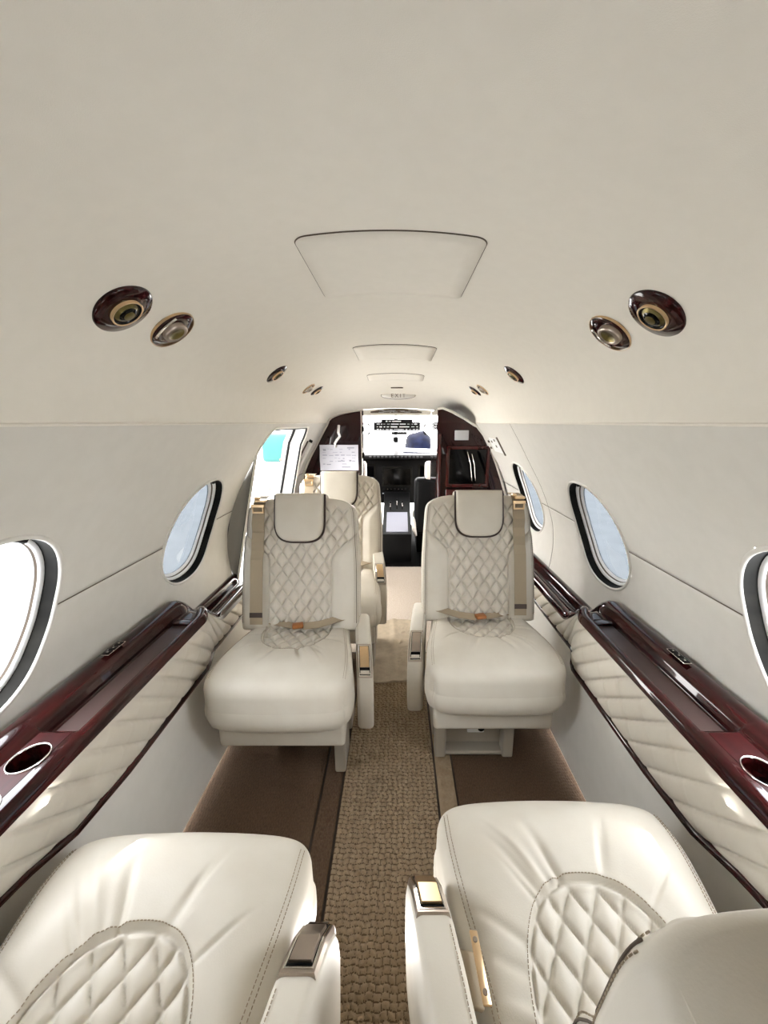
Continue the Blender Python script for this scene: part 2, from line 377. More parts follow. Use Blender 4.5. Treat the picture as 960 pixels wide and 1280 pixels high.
# quilted bolster, wood strip and lower panel
def trimz(y): return np.interp(y, [-.9, .40, .50, .60, .75, 2.4], [.44, .44, .42, .385, .372, .372])
for s, ye in ((-1, 1.70), (1, 2.40)):
    nm = 'left' if s < 0 else 'right'
    Ys = np.arange(-.3, ye, .004); nv = 44; P = np.zeros((len(Ys), nv, 3))
    for j, y in enumerate(Ys):
        k = float(smooth01((y - 1.19) / .17)); kx = float(smooth01((y - 1.13) / .14))
        xt, zt = .612 * (1 - kx) + .652 * kx, .547 * (1 - k) + .444 * k
        xb, zb = (.622 if s < 0 else .603) * (1 - kx) + .652 * kx, float(trimz(y))
        for i in range(nv):
            f = i / (nv - 1); x = xt + (xb - xt) * f; z = zt + (zb - zt) * f
            h = .015 * (1 - (2 * f - 1) ** 4)
            a = (y + (zt - z) * -1.25) / .078; b = (y + (zt - z) * 1.0) / .105
            fa = abs(a - round(a)) * .078; fb = abs(b - round(b)) * .105
            g = .008 * math.exp(-(fa / .0045) ** 2) + .0022 * math.exp(-(fb / .005) ** 2) + .004 * (1 - min(1, fa / .039)) ** 2
            h -= g * min(1, 6 * f, 6 * (1 - f)) if 0 < f < 1 else 0
            P[j, i] = (s * (x - h), y, z - .15 * h)
    if s < 0: P = P[:, ::-1]
    q = mesh('quilted_armrest_panel', P.reshape(-1, 3), gridfaces(nv, len(Ys)), 'leather')
    tag(q, f'quilted cream leather bolster running under the {nm} mahogany ledge', 'wall padding')
    Yt = np.arange(-.3, ye, .03); rings = []
    for y in Yt:
        kx = float(smooth01((y - 1.13) / .14)); x = (.622 if s < 0 else .603) * (1 - kx) + .652 * kx; z = float(trimz(y))
        rings.append([(s * (x + .012), y, z + .008), (s * (x - .005), y, z + .008), (s * (x - .011), y, z + .002), (s * (x - .011), y, z - .005), (s * (x - .004), y, z - .009), (s * (x + .012), y, z - .009)])
    tag(loft('trim_strip', rings, 'wood', closed=True, caps=(True, True)), f'thin glossy mahogany strip below the {nm} quilted bolster', 'trim strip')
    Yp = np.arange(-.9, ye + .01, .05); P = np.zeros((len(Yp), 14, 3))
    for j, y in enumerate(Yp):
        kx = float(smooth01((y - 1.13) / .14)); xt = (.625 if s < 0 else .607) * (1 - kx) + .655 * kx
        for i in range(14):
            f = i / 13; z = (float(trimz(y)) - .006) * (1 - f) + .012 * f
            P[j, i] = (s * (xt * (1 - f) + .607 * f + .004 * math.sin(PI * f)), y, z)
    tag(mesh('lower_side_panel', P.reshape(-1, 3), gridfaces(14, len(Yp)), 'wall'), f'plain cream panel between the {nm} mahogany strip and the floor', 'wall panel')

# ------------------------------------------------------------------ seats
DW, DL = .046, .068
def quilt(x, y):
    a = x / DW + y / DL; b = x / DW - y / DL
    fa = np.abs(a - np.round(a)) * DW * .83; fb = np.abs(b - np.round(b)) * DW * .83
    g = np.exp(-(fa / .0030) ** 2) + np.exp(-(fb / .0030) ** 2)
    puff = np.cos(PI * (a - np.round(a))) ; puff = (1 - np.clip(1 - fa / .019, 0, 1) ** 2) * (1 - np.clip(1 - fb / .019, 0, 1) ** 2)
    return .0050 * puff - .0042 * np.clip(g, 0, 1)
CW = .225
def cush_half(y): return .226 - .040 * smooth01((y - .06) / .33)
def cush_q(x, y):
    """signed: <0 inside quilt insert"""
    yy = np.minimum(y - .335, 0); return (np.abs(x / .118) ** 2.4 + np.abs(yy / .172) ** 2.4) ** (1 / 2.4) - 1
FOLDS = []
for k in range(44):
    an = rng.uniform(-.15, 1.15) * PI; r0 = rng.uniform(1.0, 1.35); FOLDS.append((math.cos(an) * .118 * r0, .335 - math.sin(an) * .185 * r0, an, rng.uniform(.022, .06), rng.uniform(.004, .009), rng.uniform(-.0058, .0034)))
def cush_top(x, y, folds=True):
    hw = cush_half(y); u = np.clip(x / hw, -1, 1); v = np.clip((y - .205) / .205, -1, 1)
    e = (1 - np.abs(u) ** 6) ** (1 / 6) * np.where(v < 0, (1 - np.abs(v) ** 4) ** (1 / 4), (1 - np.abs(v) ** 9) ** (1 / 9))
    z = .335 + .112 * e - .026 * smooth01((y - .1) / .28) * e
    q = cush_q(x, y)
    z += .010 * np.exp(-((q - .45) / .35) ** 2) * e                # rounded bolster
    z -= .011 * (1 - smooth01((q + .10) / .16)) * e                 # insert lies lower
    z -= .006 * np.exp(-(q / .022) ** 2) * e                        # seam
    z += np.where(q < -.01, quilt(x, y) * e * smooth01(-q / .06), 0)
    if folds:
        for (fx, fy, an, ln, wd, am) in FOLDS:
            c_, s_ = math.cos(an), -math.sin(an); dx = (x - fx) * c_ + (y - fy) * s_; dy = -(x - fx) * s_ + (y - fy) * c_
            z += am * np.exp(-(dx / ln) ** 2 - (dy / wd) ** 2) * (q > .0) * e
    # welt between top and side
    return z
BH = .50                              # backrest length
def back_half(v): return .222 - .016 * smooth01((v - .2) / .3) - .0 * v
def back_q(x, v): return np.abs(x) - (.118 + .11 * smooth01((v - .26) / .14) + .02 * smooth01((v - .36) / .05))
def strip_stitches(name, pts, nrm, parent, step=.0055, ln=.0034, w=.0011):
    bm = bmesh.new(); P = [Vector(p) for p in pts]; acc = 0; out = 0
    for a, b in zip(P[:-1], P[1:]):
        L = (b - a).length; d = (b - a).normalized(); t = -acc
        while t + step < L:
            t += step; c = a + d * t
            rot = d.to_track_quat('X', 'Z').to_matrix()
            boxbm(bm, c, (ln, w, w), 0, rot=rot)
        acc = L - t
    return bmobj(name, bm, 'stitch', parent, smooth=False)
def ribbon(name, pts, widths, nrm, th, m, parent):
    """flat strap through pts, width direction across x"""
    rings = []
    P = [Vector(p) for p in pts]
    for i, p in enumerate(P):
        t = (P[min(i + 1, len(P) - 1)] - P[max(i - 1, 0)]).normalized(); wd = Vector(nrm[i]) if isinstance(nrm, list) else Vector(nrm)
        wd = (wd - t * wd.dot(t)).normalized(); n = t.cross(wd).normalized(); w = widths / 2
        rings.append([p + wd * w - n * th / 2, p + wd * w + n * th / 2, p - wd * w + n * th / 2, p - wd * w - n * th / 2])
    return loft(name, rings, m, parent, closed=True, caps=(True, True), smooth=False)
def make_seat(s, label, group):
    """origin on the floor under the middle of the cushion's front edge; faces -Y; aisle side is s*X"""
    root = thing('cabin_seat', label, 'seat', group=group)
    # --- cushion
    nu, nv = 180, 170
    uu = np.sin(np.linspace(-1, 1, nu) * PI / 2) * .45 + np.linspace(-1, 1, nu) * .55
    v1 = np.linspace(-1, 1, nv); vv = np.sin(v1 * PI / 2) * .45 + v1 * .55
    UU, VV = np.meshgrid(uu, vv); Yc = .205 + .205 * VV; Xc = UU * cush_half(Yc)
    # round the plan corners
    cor = 1 - .045 * (np.abs(UU) ** 8 * np.abs(VV) ** 8) * 2.2
    front_bow = -.012 * (1 - UU ** 2) * (VV < 0) * np.abs(VV) ** 3
    Zc = cush_top(Xc, Yc)
    e = (1 - np.abs(UU) ** 6) ** (1 / 6) * (1 - np.abs(VV) ** 6) ** (1 / 6)
    P = np.dstack([Xc * cor, (Yc - .205) * cor + .205 + front_bow, Zc])
    mask = np.zeros_like(UU, bool); mask[:] = cush_q(Xc, Yc) < 0
    cush, ins = splitgrid(P, mask, ('seat_cushion', 'quilted_insert'), ('leather', 'leather'), (root, None))
    # underside joins the top at the rim and drops to the frame
    rim_i = [(0, i) for i in range(nu)] + [(j, nu - 1) for j in range(1, nv)] + [(nv - 1, i) for i in range(nu - 2, -1, -1)] + [(j, 0) for j in range(nv - 2, 0, -1)]
    rim = [P[a, b] for a, b in rim_i][::2]
    rings = []
    cx, cy = 0, .205
    for k, z in ((0, .335), (.003, .320), (.003, .30), (-.002, .275), (-.014, .258), (-.03, .252), (-.2, .252)):
        rings.append([(cx + (p[0] - cx) * (1 + k / .2), cy + (p[1] - cy) * (1 + k / .2), z) for p in rim])
    loft('cushion_side', rings, 'leather', cush)
    # stitched welts along both edges of the cushion top
    for sx in (-1, 1):
        for off in (.014, .019):
            pts = []
            for y in np.linspace(.035, .37, 60):
                x = sx * (float(cush_half(y)) - off * 1.25); pts.append((x * (1 - .0), y, float(cush_top(np.array(x), np.array(y))) + .0006))
            strip_stitches('stitching', pts, None, cush)
    ang = np.linspace(PI * 1.02, -PI * .02, 90)
    pts = [(1.045 * .118 * math.copysign(abs(math.cos(a)) ** (2 / 2.4), math.cos(a)), .335 - 1.045 * .172 * max(math.sin(a), 0) ** (2 / 2.4)) for a in ang]
    strip_stitches('stitching', [(x, y, float(cush_top(np.array(x), np.array(y))) + .0006) for x, y in pts if True], None, cush)
    # --- backrest, tilted
    bk = bpy.data.objects.new('backrest', None)
    nu, nv = 170, 190
    uu = np.sin(np.linspace(-1, 1, nu) * PI / 2) * .4 + np.linspace(-1, 1, nu) * .6
    v1 = np.linspace(-1, 1, nv); vv = np.sin(v1 * PI / 2) * .4 + v1 * .6
    UU, VV = np.meshgrid(uu, vv); Vb = (VV + 1) / 2 * BH; Xb = UU * back_half(Vb)
    def place(X, D, Vh):
        """D forward depth, Vh along the back; returns world-local coordinates with the recline"""
        t = math.radians(14.5); y0, z0 = .385, .395
        return np.dstack([X, y0 + Vh * math.sin(t) - D * math.cos(t), z0 + Vh * math.cos(t) + D * math.sin(t)])
    def backdepth(X, Vh, U, W):
        e = (1 - np.abs(U) ** 7) ** (1 / 7) * np.where(W > 0, (1 - np.abs(W) ** 8) ** (1 / 8), (1 - np.abs(W) ** 9) ** (1 / 9))
        q = back_q(X, Vh); d = .060 * e
        d += .016 * smooth01((q + .005) / .05) * (1 - smooth01((np.abs(U) - .9) / .2)) * e * (1 - smooth01((Vh - .33) / .1))
        d += np.where(q < 0, quilt(X, Vh + .01) * 1.35 * smooth01(-q / .008) * e * (1 - smooth01((W - .80) / .12)) * (1 - smooth01((np.abs(U) - .80) / .12)), 0)
        d -= .007 * np.exp(-(q / .004) ** 2) * e * (Vh < .41)
        return d
    D = backdepth(Xb, Vb, UU, VV)
    r = .050; tr = np.clip((VV - .60) / .40, 0, 1)                         # rounded shoulders
    Xr = Xb * (1 - .085 * tr ** 4); Vr = Vb - .026 * np.abs(UU) ** 5 * tr ** 2
    P = place(Xr, D, Vr); mask = (back_q(Xb, Vb) < 0) & (VV > -.95) & (VV < .93)
    back, ins = splitgrid(P, mask, ('backrest', 'quilted_insert'), ('leather', 'leather'), (root, None))
    eB = (1 - np.abs(UU) ** 5) ** (1 / 5) * (1 - np.abs(VV) ** 6) ** (1 / 6)
    Pb = place(Xr, -.062 * eB, Vr)[::4, ::4][:, ::-1]
    # back shell uses the full-resolution rim so no gap shows
    Pb = place(Xr, -.062 * eB, Vr)[:, ::-1]
    mesh('back_shell', Pb.reshape(-1, 3), gridfaces(nu, nv), 'leather', back)
    for sx in (-1, 1):
        def edge(v, u):
            hwid = float(back_half(v)); X_ = np.array([[sx * u * hwid]]); Vv = np.array([[v]]); W_ = np.array([[2 * v / BH - 1]])
            D_ = float(backdepth(X_, Vv, np.array([[sx * u]]), W_)[0, 0]); tr_ = min(max((float(W_[0, 0]) - .6) / .4, 0), 1)
            return tuple(place(X_ * (1 - .085 * tr_ ** 4), D_ + .0016, Vv - .026 * u ** 5 * tr_ ** 2)[0, 0])
        vs_ = np.linspace(.03, .474, 60)
        tube('side_welt', [edge(v, .955) for v in vs_], .0010, 'seam', back, n=6)
        for u in (.925, .98): strip_stitches('stitching', [edge(v, u) for v in vs_], None, back)
    # --- headrest
    nu, nv = 60, 60; u_ = np.sin(np.linspace(-1, 1, nu) * PI / 2); UU, VV = np.meshgrid(u_, u_)
    hw, hh = .090, .090
    low = np.clip(-VV, 0, 1); X = UU * hw * np.maximum(1 - low ** 3.2, .0) ** (1 / 3.2); Vh = .425 + VV * hh
    # rounded lower corners
    Dh = (1 - np.abs(UU) ** 8) ** (1 / 8) * (1 - np.abs(VV) ** 8) ** (1 / 8)
    Pf = place(X, .050 + .042 * Dh, Vh); Pk = place(X, .050 - .12 * Dh * (VV > .0) * smooth01(VV / .3) , Vh)[:, ::-1]
    hr = mesh('headrest', Pf.reshape(-1, 3), gridfaces(nu, nv), 'leather', root)
    mesh('headrest_rear', Pk.reshape(-1, 3), gridfaces(nu, nv), 'leather', hr)
    rim = [P_ for P_ in [place(X, np.full_like(X, .066), Vh)[j, i] for (j, i) in [(j, 0) for j in range(nv - 4, 0, -1)] + [(j, nu - 1) for j in range(1, nv - 3)]]]
    rim = [Vector(p) + Vector((math.copysign(.003, p[0]), -.003, -.002)) for p in rim]
    tube('piping', rim, .0042, 'piping', hr, n=6)
    # --- frame, skirt and base
    prism('skirt', [(-.20, .045), (.20, .045), (.18, .38), (-.18, .38)], 'z', .165, .256, 'leather', root, bev=.014, seg=4)
    if s < 0:
        base = boxes('base', [((s * .168, .115, .090), (.038, .05, .158)), ((s * -.070, .115, .090), (.038, .05, .158)), ((s * .049, .115, .150), (.27, .05, .03)), ((s * .049, .125, .019), (.27, .05, .016)),
                              ((s * .168, .30, .090), (.038, .22, .158)), ((s * -.070, .30, .090), (.038, .22, .158))], 'seatbase', root, bev=.006)
        box('recess_panel', (s * .054, .150, .08), (.22, .008, .14), 'seatbase', base, bev=0)
        fp = box('socket_plate', (s * .035, .143, .088), (.062, .006, .036), 'white', base, bev=.003)
        disc('socket', (s * .016, .140, .089), .012, .004, (0, -1, 0), 'black', fp, n=20)
    else:
        base = boxes('base', [((.172, .16, .090), (.036, .12, .158)), ((.172, .34, .090), (.036, .10, .158)), ((-.070, .30, .090), (.036, .10, .158)), ((.05, .31, .140), (.24, .08, .03))], 'seatbase', root, bev=.006)
    # --- aisle armrest
    ar = prism('armrest', [(.165, .20), (.150, .235), (.142, .30), (.137, .35), (.141, .39), (.155, .43), (.19, .465), (.24, .488), (.30, .502), (.40, .512), (.43, .505), (.44, .48), (.42, .40), (.34, .30), (.25, .21), (.20, .19)],
               'x', s * .258 - .028, s * .258 + .028, 'leather', root, bev=.015, seg=5)
    for v in ar.data.vertices: v.co.x -= s * .12 * (v.co.y - .15)
    def latch_pt(d):                     # along the armrest's front-top curve
        path = [(.137, .34), (.141, .39), (.155, .43), (.19, .465), (.24, .488), (.30, .502)]
        L = [0]
        for a, b in zip(path[:-1], path[1:]): L.append(L[-1] + math.hypot(b[0] - a[0], b[1] - a[1]))
        y = np.interp(d, L, [p[0] for p in path]); z = np.interp(d, L, [p[1] for p in path]); return float(y), float(z)
    def strap(name, d0, d1, w, off, th, m, par, n=14, x0=0):
        rg = []
        for k in range(n):
            d = d0 + (d1 - d0) * k / (n - 1); y, z = latch_pt(d); y2, z2 = latch_pt(d + .003); ty, tz = y2 - y, z2 - z; l = math.hypot(ty, tz); ny, nz_ = -tz / l, ty / l
            cx_ = s * .258 + x0 - s * .12 * (y - .15)
            rg.append([(cx_ - w / 2, y + ny * off, z + nz_ * off), (cx_ - w / 2 * .9, y + ny * (off + th), z + nz_ * (off + th)), (cx_ + w / 2 * .9, y + ny * (off + th), z + nz_ * (off + th)), (cx_ + w / 2, y + ny * off, z + nz_ * off)])
        return loft(name, rg, m, par, closed=True, caps=(True, True), smooth=False)
    lt = strap('latch_plate', .078, .192, .050, -.004, .008, 'bronze', ar)
    strap('latch_rim', .084, .187, .041, .0035, .0012, 'chrome', lt)
    strap('latch_well', .087, .184, .037, .0042, .0008, 'black', lt)
    strap('latch_button', .110, .180, .032, .0046, .0045, 'gold' if s > 0 else 'bronze', lt)
    strap('latch_lip', .090, .100, .032, .0046, .0025, 'chrome', lt)
    strip_stitches('stitching', [(s * (.258 - .020 - .12 * (y - .15)), y, float(np.interp(y, [.24, .30, .40], [.488, .502, .512])) + .0003) for y in np.linspace(.245, .39, 20)], None, ar)
    # --- shoulder belt over the outboard side, lap belt on the cushion
    def bp(x, v, out=0):
        """point on the front of the backrest"""
        hwid = float(back_half(v)); X_ = np.array([[x]]); Vv = np.array([[v]])
        Dd = float(backdepth(X_, Vv, np.array([[x / hwid]]), np.array([[2 * v / BH - 1]]))[0, 0]) + out
        p = place(X_, Dd, Vv)[0, 0]; return tuple(p)
    bx = -s * .155
    pts = [bp(bx, v, .009) for v in np.linspace(.03, .47, 14)]
    top = Vector(bp(bx, .47, .009)); pts += [tuple(top + Vector((0, .03, .022))), tuple(top + Vector((0, .085, .020)))]
    bl = ribbon('shoulder_belt', pts, .046, (1, 0, 0), .0022, 'belt', root)
    pts2 = [bp(bx, v, .0108) for v in (.056, .062, .068, .074)]
    ribbon('belt_end_band', pts2, .047, (1, 0, 0), .002, 'piping', bl)
    tp = Vector(bp(bx, .455, .012))
    rot = Matrix.Rotation(math.radians(-14), 3, 'X')
    bm = bmesh.new()
    for (dx, dz, w, h) in ((0, .013, .05, .012), (0, -.012, .042, .007), (-.019, 0, .006, .026), (.019, 0, .006, .026)):
        boxbm(bm, tp + Vector((dx, -.002, dz)), (w, .006, h), .0018, rot=None)
    boxbm(bm, tp + Vector((.006, .022, .028)), (.040, .03, .010), .003); boxbm(bm, tp + Vector((-.012, .034, .036)), (.018, .022, .010), .003)
    bmobj('belt_guide', bm, 'gold', bl, smooth=False)
    # lap belt
    lp = [(s * .215, .375, .458), (s * .185, .345, .466), (s * .14, .330, .458), (s * .08, .318, .444), (s * .02, .310, .440)]
    lb = ribbon('lap_belt', lp, .030, (0, .8, .35), .0025, 'belt', root)
    bk_ = box('lap_buckle', (-s * .0, .308, .444), (.040, .030, .014), 'bucklebrown', lb, bev=.004, rot=Matrix.Rotation(.25, 3, 'Z'))
    ribbon('lap_strap', [(-s * .015, .310, .441), (-s * .05, .325, .440), (-s * .10, .345, .438), (-s * .15, .370, .436)], .026, (0, .8, .3), .0025, 'belt', lb)
    return root
def copy_tree(o, parent=None):
    c = o.copy(); COL.objects.link(c); c.parent = parent
    for ch in list(o.children): copy_tree(ch, c)
    return c
G = 'cream leather cabin seats'
A = make_seat(1, 'cream leather seat facing aft on the left of the aisle, before the farthest seat', G)
B = make_seat(-1, 'cream leather seat facing aft on the right of the aisle, before the mahogany cabinet', G)
A.location = (-.350, .985, 0); B.location = (.335, 1.055, 0)
C3 = copy_tree(A); C3.location = (-.285, 1.545, .015)
C3['label'] = 'smallest, farthest cream leather seat, beside the open door under the hanging sheet of paper'
NR = copy_tree(A); NR.location = (.315, .645, 0); NR.rotation_euler = (0, 0, PI)
NR['label'] = 'nearest cream seat at bottom right, with gold buckle plate and its backrest corner showing'
for p in list(NR.children):
    if p.name.split('.')[0] == 'lap_belt':
        for q in list(p.children): bpy.data.objects.remove(q)
        bpy.data.objects.remove(p)
for p in NR.children:
    if p.name.split('.')[0] == 'headrest': p.location.y += .035; p.location.z -= .02
NL = copy_tree(B); NL.location = (-.360, .582, 0); NL.rotation_euler = (0, 0, PI)
NL['label'] = 'nearest cream seat at bottom left, wrinkled cushion beside the left cup holders'
for root_, dz, dx in ((A, -.075, 0), (B, -.062, 0), (C3, .0, -.035)):
    for p in root_.children:
        if p.name.split('.')[0] == 'armrest': p.location.z += dz; p.location.x += dx
for p in NR.children:
    if p.name.split('.')[0] in ('backrest', 'headrest', 'shoulder_belt'): p.rotation_euler.x = .15; p.location.x -= .046; p.location.y += .010 + .50 - (.50 * math.cos(.15) - .88 * math.sin(.15)); p.location.z += .006 + .88 - (.50 * math.sin(.15) + .88 * math.cos(.15))

# ------------------------------------------------------------------ ceiling fittings
def patch(name, y0, y1, a0, a1, out, m, parent, rc=.02, n=22):
    vs = []; W = .52
    def ap(xm): return 2 / PI * math.asin(min(1, abs(xm) / W) ** (1 / .95)) * math.copysign(1, xm)
    outl = []
    for (cx, cy, t0) in ((a1 - rc, y1 - rc, 0), (a0 + rc, y1 - rc, 90), (a0 + rc, y0 + rc, 180), (a1 - rc, y0 + rc, 270)):
        for k in range(7): t = math.radians(t0 + 15 * k); outl.append((cx + rc * math.cos(t), cy + rc * math.sin(t)))
    dense = []
    for i, p in enumerate(outl):
        q = outl[(i + 1) % len(outl)]; L = math.hypot(q[0] - p[0], q[1] - p[1]); m_ = max(1, int(L / .012))
        for k in range(m_): dense.append((p[0] + (q[0] - p[0]) * k / m_, p[1] + (q[1] - p[1]) * k / m_))
    c = ((a0 + a1) / 2, (y0 + y1) / 2); rings = []
    for f, o in ((1.0, 0), (.998, out), (.8, out), (.6, out), (.4, out), (.2, out), (.001, out)):
        rings.append([ceil_pt(c[1] + (y - c[1]) * f, ap(c[0] + (x - c[0]) * f), o) for x, y in dense])
    o = loft(name, rings, m, parent)
    tube('seam', [ceil_pt(y, ap(x), .0006) for x, y in dense], .0013, 'seam', o, n=6, closed=True)
    return o
GP = 'flush access panels in the headliner'
for (y0, y1, hw, lab) in ((.70, 1.00, .157, 'largest cream access panel in the headliner, nearest the camera'), (1.565, 1.85, .160, 'middle cream access panel in the headliner'), (2.20, 2.345, .155, 'smallest-looking headliner panel, just before the exit sign')):
    c = ceil_pt((y0 + y1) / 2, 0)
    t = thing('ceiling_access_panel', lab, 'ceiling panel', (0, 0, 0), group=GP)
    patch('panel', y0, y1, -hw + .005, hw + .005, .0025, 'liner', t)
def fixture(y, sgn, kind, lab, scale=1, az_=.625):
    a = sgn * (az_ - (.018 if sgn < 0 else 0)); p = ceil_pt(y, a); n = ceil_n(y, a)
    if kind == 'vent':
        t = thing('air_vent', lab, 'air vent', p, group='air vents in the headliner'); R = .050 * scale
        disc('wood_plate', (0, 0, 0), R, .005, n, 'wood', t, n=48, dome=.003)
        rg = disc('ring', n * .006, R * .52, .006, n, 'gold', t, inner=R * .485, n=40)
        q = n.to_track_quat('Z', 'X').to_matrix(); k = 32
        rings = [[q @ Vector((r * R * math.cos(2 * PI * i / k), r * R * math.sin(2 * PI * i / k), h)) for i in range(k)] for r, h in ((.49, .011), (.46, .0085), (.40, .0085), (.30, .013), (.18, .0155), (.001, .0155))]
        loft('nozzle', rings, ['blackgloss', 'olive'], t, mi=[0, 0, 1, 0, 1])
    else:
        t = thing('reading_light', lab, 'reading light', p, group='reading lights in the headliner'); R = .041 * scale
        disc('wood_plate', (0, 0, 0), R, .004, n, 'wood', t, n=40)
        q = n.to_track_quat('Z', 'X').to_matrix()
        disc('rim', n * .001, R * 1.03, .004, n, 'gold', t, inner=R * .97, n=40)
        k = 24
        rings = [[q @ Vector((-sgn * .0 + R * (.25 * (1 if sgn > 0 else -1) * 0) + r * R * math.cos(2 * PI * i / k) * .85, R * -.1 + r * R * math.sin(2 * PI * i / k), h)) for i in range(k)] for r, h in ((.62, .004), (.60, .010), (.45, .014), (.40, .011), (.001, .009))]
        loft('lamp_eyeball', rings, ['bronze', 'bronze', 'olive'], t, mi=[0, 0, 1, 2])
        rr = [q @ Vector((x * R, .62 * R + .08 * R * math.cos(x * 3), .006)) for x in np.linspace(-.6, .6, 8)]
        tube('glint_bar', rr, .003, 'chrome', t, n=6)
    return t
fixture(.685, -1, 'vent', 'round air vent in a mahogany plate, large, on the left of the headliner')
fixture(.825, -1, 'light', 'large reading light beside the large left air vent', 1.12)
fixture(.685, 1, 'vent', 'round air vent in a mahogany plate, large, on the right of the headliner')
fixture(.825, 1, 'light', 'large reading light beside the large right air vent', 1.12)
fixture(1.50, -1, 'vent', 'small-looking left headliner air vent above the left aft-facing seat', .93)
fixture(1.47, 1, 'vent', 'small-looking right headliner air vent above the right aft-facing seat', .93)
fixture(2.02, -1, 'light', 'left reading light nearer to us of the farthest left pair of fittings', .9)
fixture(2.17, -1, 'vent', 'farthest left air vent, in the farthest left pair of fittings', .8, .60)
fixture(2.00, 1, 'light', 'right reading light nearer to us of the farthest right pair of fittings', .9)
fixture(2.14, 1, 'vent', 'farthest right air vent, in the farthest right pair of fittings', .8, .60)
# exit sign on the sloping headliner
ey = 2.66; ez = float(crown(ey)); t = thing('exit_sign', 'small oval EXIT sign on the headliner above the cockpit doorway', 'sign', (.020, ey, ez - .012))
sl = math.atan2(crown(2.5) - crown(2.8), .3)
k = 36; rings = [[(.112 * f * math.cos(2 * PI * i / k), h, .022 * f * math.sin(2 * PI * i / k) + .003) for i in range(k)] for f, h in ((1, .06), (1, -.002), (.97, -.006), (.5, -.008), (.001, -.008))]
loft('lens', rings, 'exitlens', t)
tube('rim', [(.113 * math.cos(2 * PI * i / k), -.001, .023 * math.sin(2 * PI * i / k) + .003) for i in range(k)], .0018, 'seam', t, closed=True, n=6)
cu = bpy.data.curves.new('lettering', 'FONT'); cu.body = 'EXIT'; cu.size = .034; cu.align_x = 'CENTER'; cu.align_y = 'CENTER'; cu.extrude = .001; cu.space_character = 1.5
lo = link('exit_text_source', cu); dg = bpy.context.evaluated_depsgraph_get(); me = bpy.data.meshes.new_from_object(lo.evaluated_get(dg)); bpy.data.objects.remove(lo)
me.materials.clear(); me.materials.append(M['seam']); tx = link('lettering', me, t); tx.rotation_euler = (PI / 2, 0, 0); tx.location = (0, -.009, .002)
tag(box('ceiling_speaker_slot', (.012, 2.50, float(crown(2.5)) - .004), (.075, .012, .006), 'seam', bev=.002), 'short dark slot in the headliner just aft of the exit sign', 'slot')

# ------------------------------------------------------------------ right cabinet (Y 2.55 .. 3.05)
t = thing('cabinet', 'glossy mahogany cabinet with glass display door right of the cockpit doorway', 'cabinet', (0, 0, 0))
outl = [(.272, .0), (.272, 1.252), (.30, 1.256), (.36, 1.232), (.44, 1.190), (.50, 1.152), (.525, 1.140), (.57, 1.085), (.612, 1.005), (.66, .90), (.698, .80), (.732, .70), (.742, .60), (.725, .45), (.67, .25), (.60, .02), (.60, 0)]
prism('body', outl, 'y', 2.56, 3.04, 'woodv', t, bev=.004, seg=2, smooth=False)
tube('edge_trim', [(x + (.004 if x > .28 else 0), 2.556, z + .003) for x, z in outl[1:14]], .0075, 'wall', t, n=8)
def fbox(name, x0, x1, z0, z1, y, th, m, par, bev=.003): return box(name, ((x0 + x1) / 2, y, (z0 + z1) / 2), (x1 - x0, th, z1 - z0), m, par, bev=bev)
# door frame with rounded corners
dr = boxes('door', [((.345, 2.548, .885), (.022, .022, .27)), ((.607, 2.548, .885), (.022, .022, .27)), ((.476, 2.548, 1.010), (.28, .022, .024)), ((.476, 2.548, .762), (.28, .022, .024))], 'woodred', t, bev=.008)
fbox('door_glass', .356, .597, .772, 1.0, 2.552, .004, 'blackgloss', dr, 0)
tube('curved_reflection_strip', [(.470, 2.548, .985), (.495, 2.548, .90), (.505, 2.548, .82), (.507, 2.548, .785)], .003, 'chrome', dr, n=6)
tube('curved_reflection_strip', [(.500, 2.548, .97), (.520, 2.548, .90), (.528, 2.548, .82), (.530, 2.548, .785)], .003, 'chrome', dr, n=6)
fbox('thermostat_panel', .385, .475, 1.058, 1.120, 2.552, .012, 'greyplastic', t)
dw = fbox('drawer', .335, .625, .600, .738, 2.550, .02, 'woodred', t, .006); tube('handle', [(.42, 2.535, .70), (.44, 2.528, .702), (.50, 2.528, .702), (.52, 2.535, .70)], .004, 'bronze', dw, n=8)
dw = fbox('drawer', .335, .625, .440, .585, 2.550, .02, 'woodred', t, .006); tube('handle', [(.42, 2.535, .55), (.44, 2.528, .552), (.50, 2.528, .552), (.52, 2.535, .55)], .004, 'bronze', dw, n=8)
tube('corner_post', [(.292, 2.553, .03), (.292, 2.553, 1.10)], .012, 'woodred', t, n=12)
# forward bulkhead on the left and over the doorway
t = thing('left_partition', 'dark mahogany partition left of the cockpit doorway, behind the farthest seat', 'partition', (0, 0, 0))
outl = [(-.262, 0)] + [tuple(ceil_pt(3.05, a))[::2] for a in (-.30, -.4, -.5, -.6, -.7, -.8, -.9, -.97)] + [(wallpt(-1, 3.05, z)[0], z) for z in (1.15, 1.10, 1.05, 1.0, .95, .90, .80, .70, .60, .45, .25, .02)]
prism('panel', outl, 'y', 3.05, 3.085, 'woodv', t, bev=.003, smooth=False)
tube('edge_trim', [(x - .004, 3.046, z + .003) for x, z in [(x * .985, z - .004) for x, z in outl[1:17]]], .008, 'wall', t)
tube('door_post', [(-.262, 3.045, .02), (-.262, 3.045, 1.255)], .007, 'chrome', t, n=8)
for zc in (.62, .92, 1.12): box('hinge', (-.250, 3.045, zc), (.02, .02, .04), 'bezel', t, bev=.003)
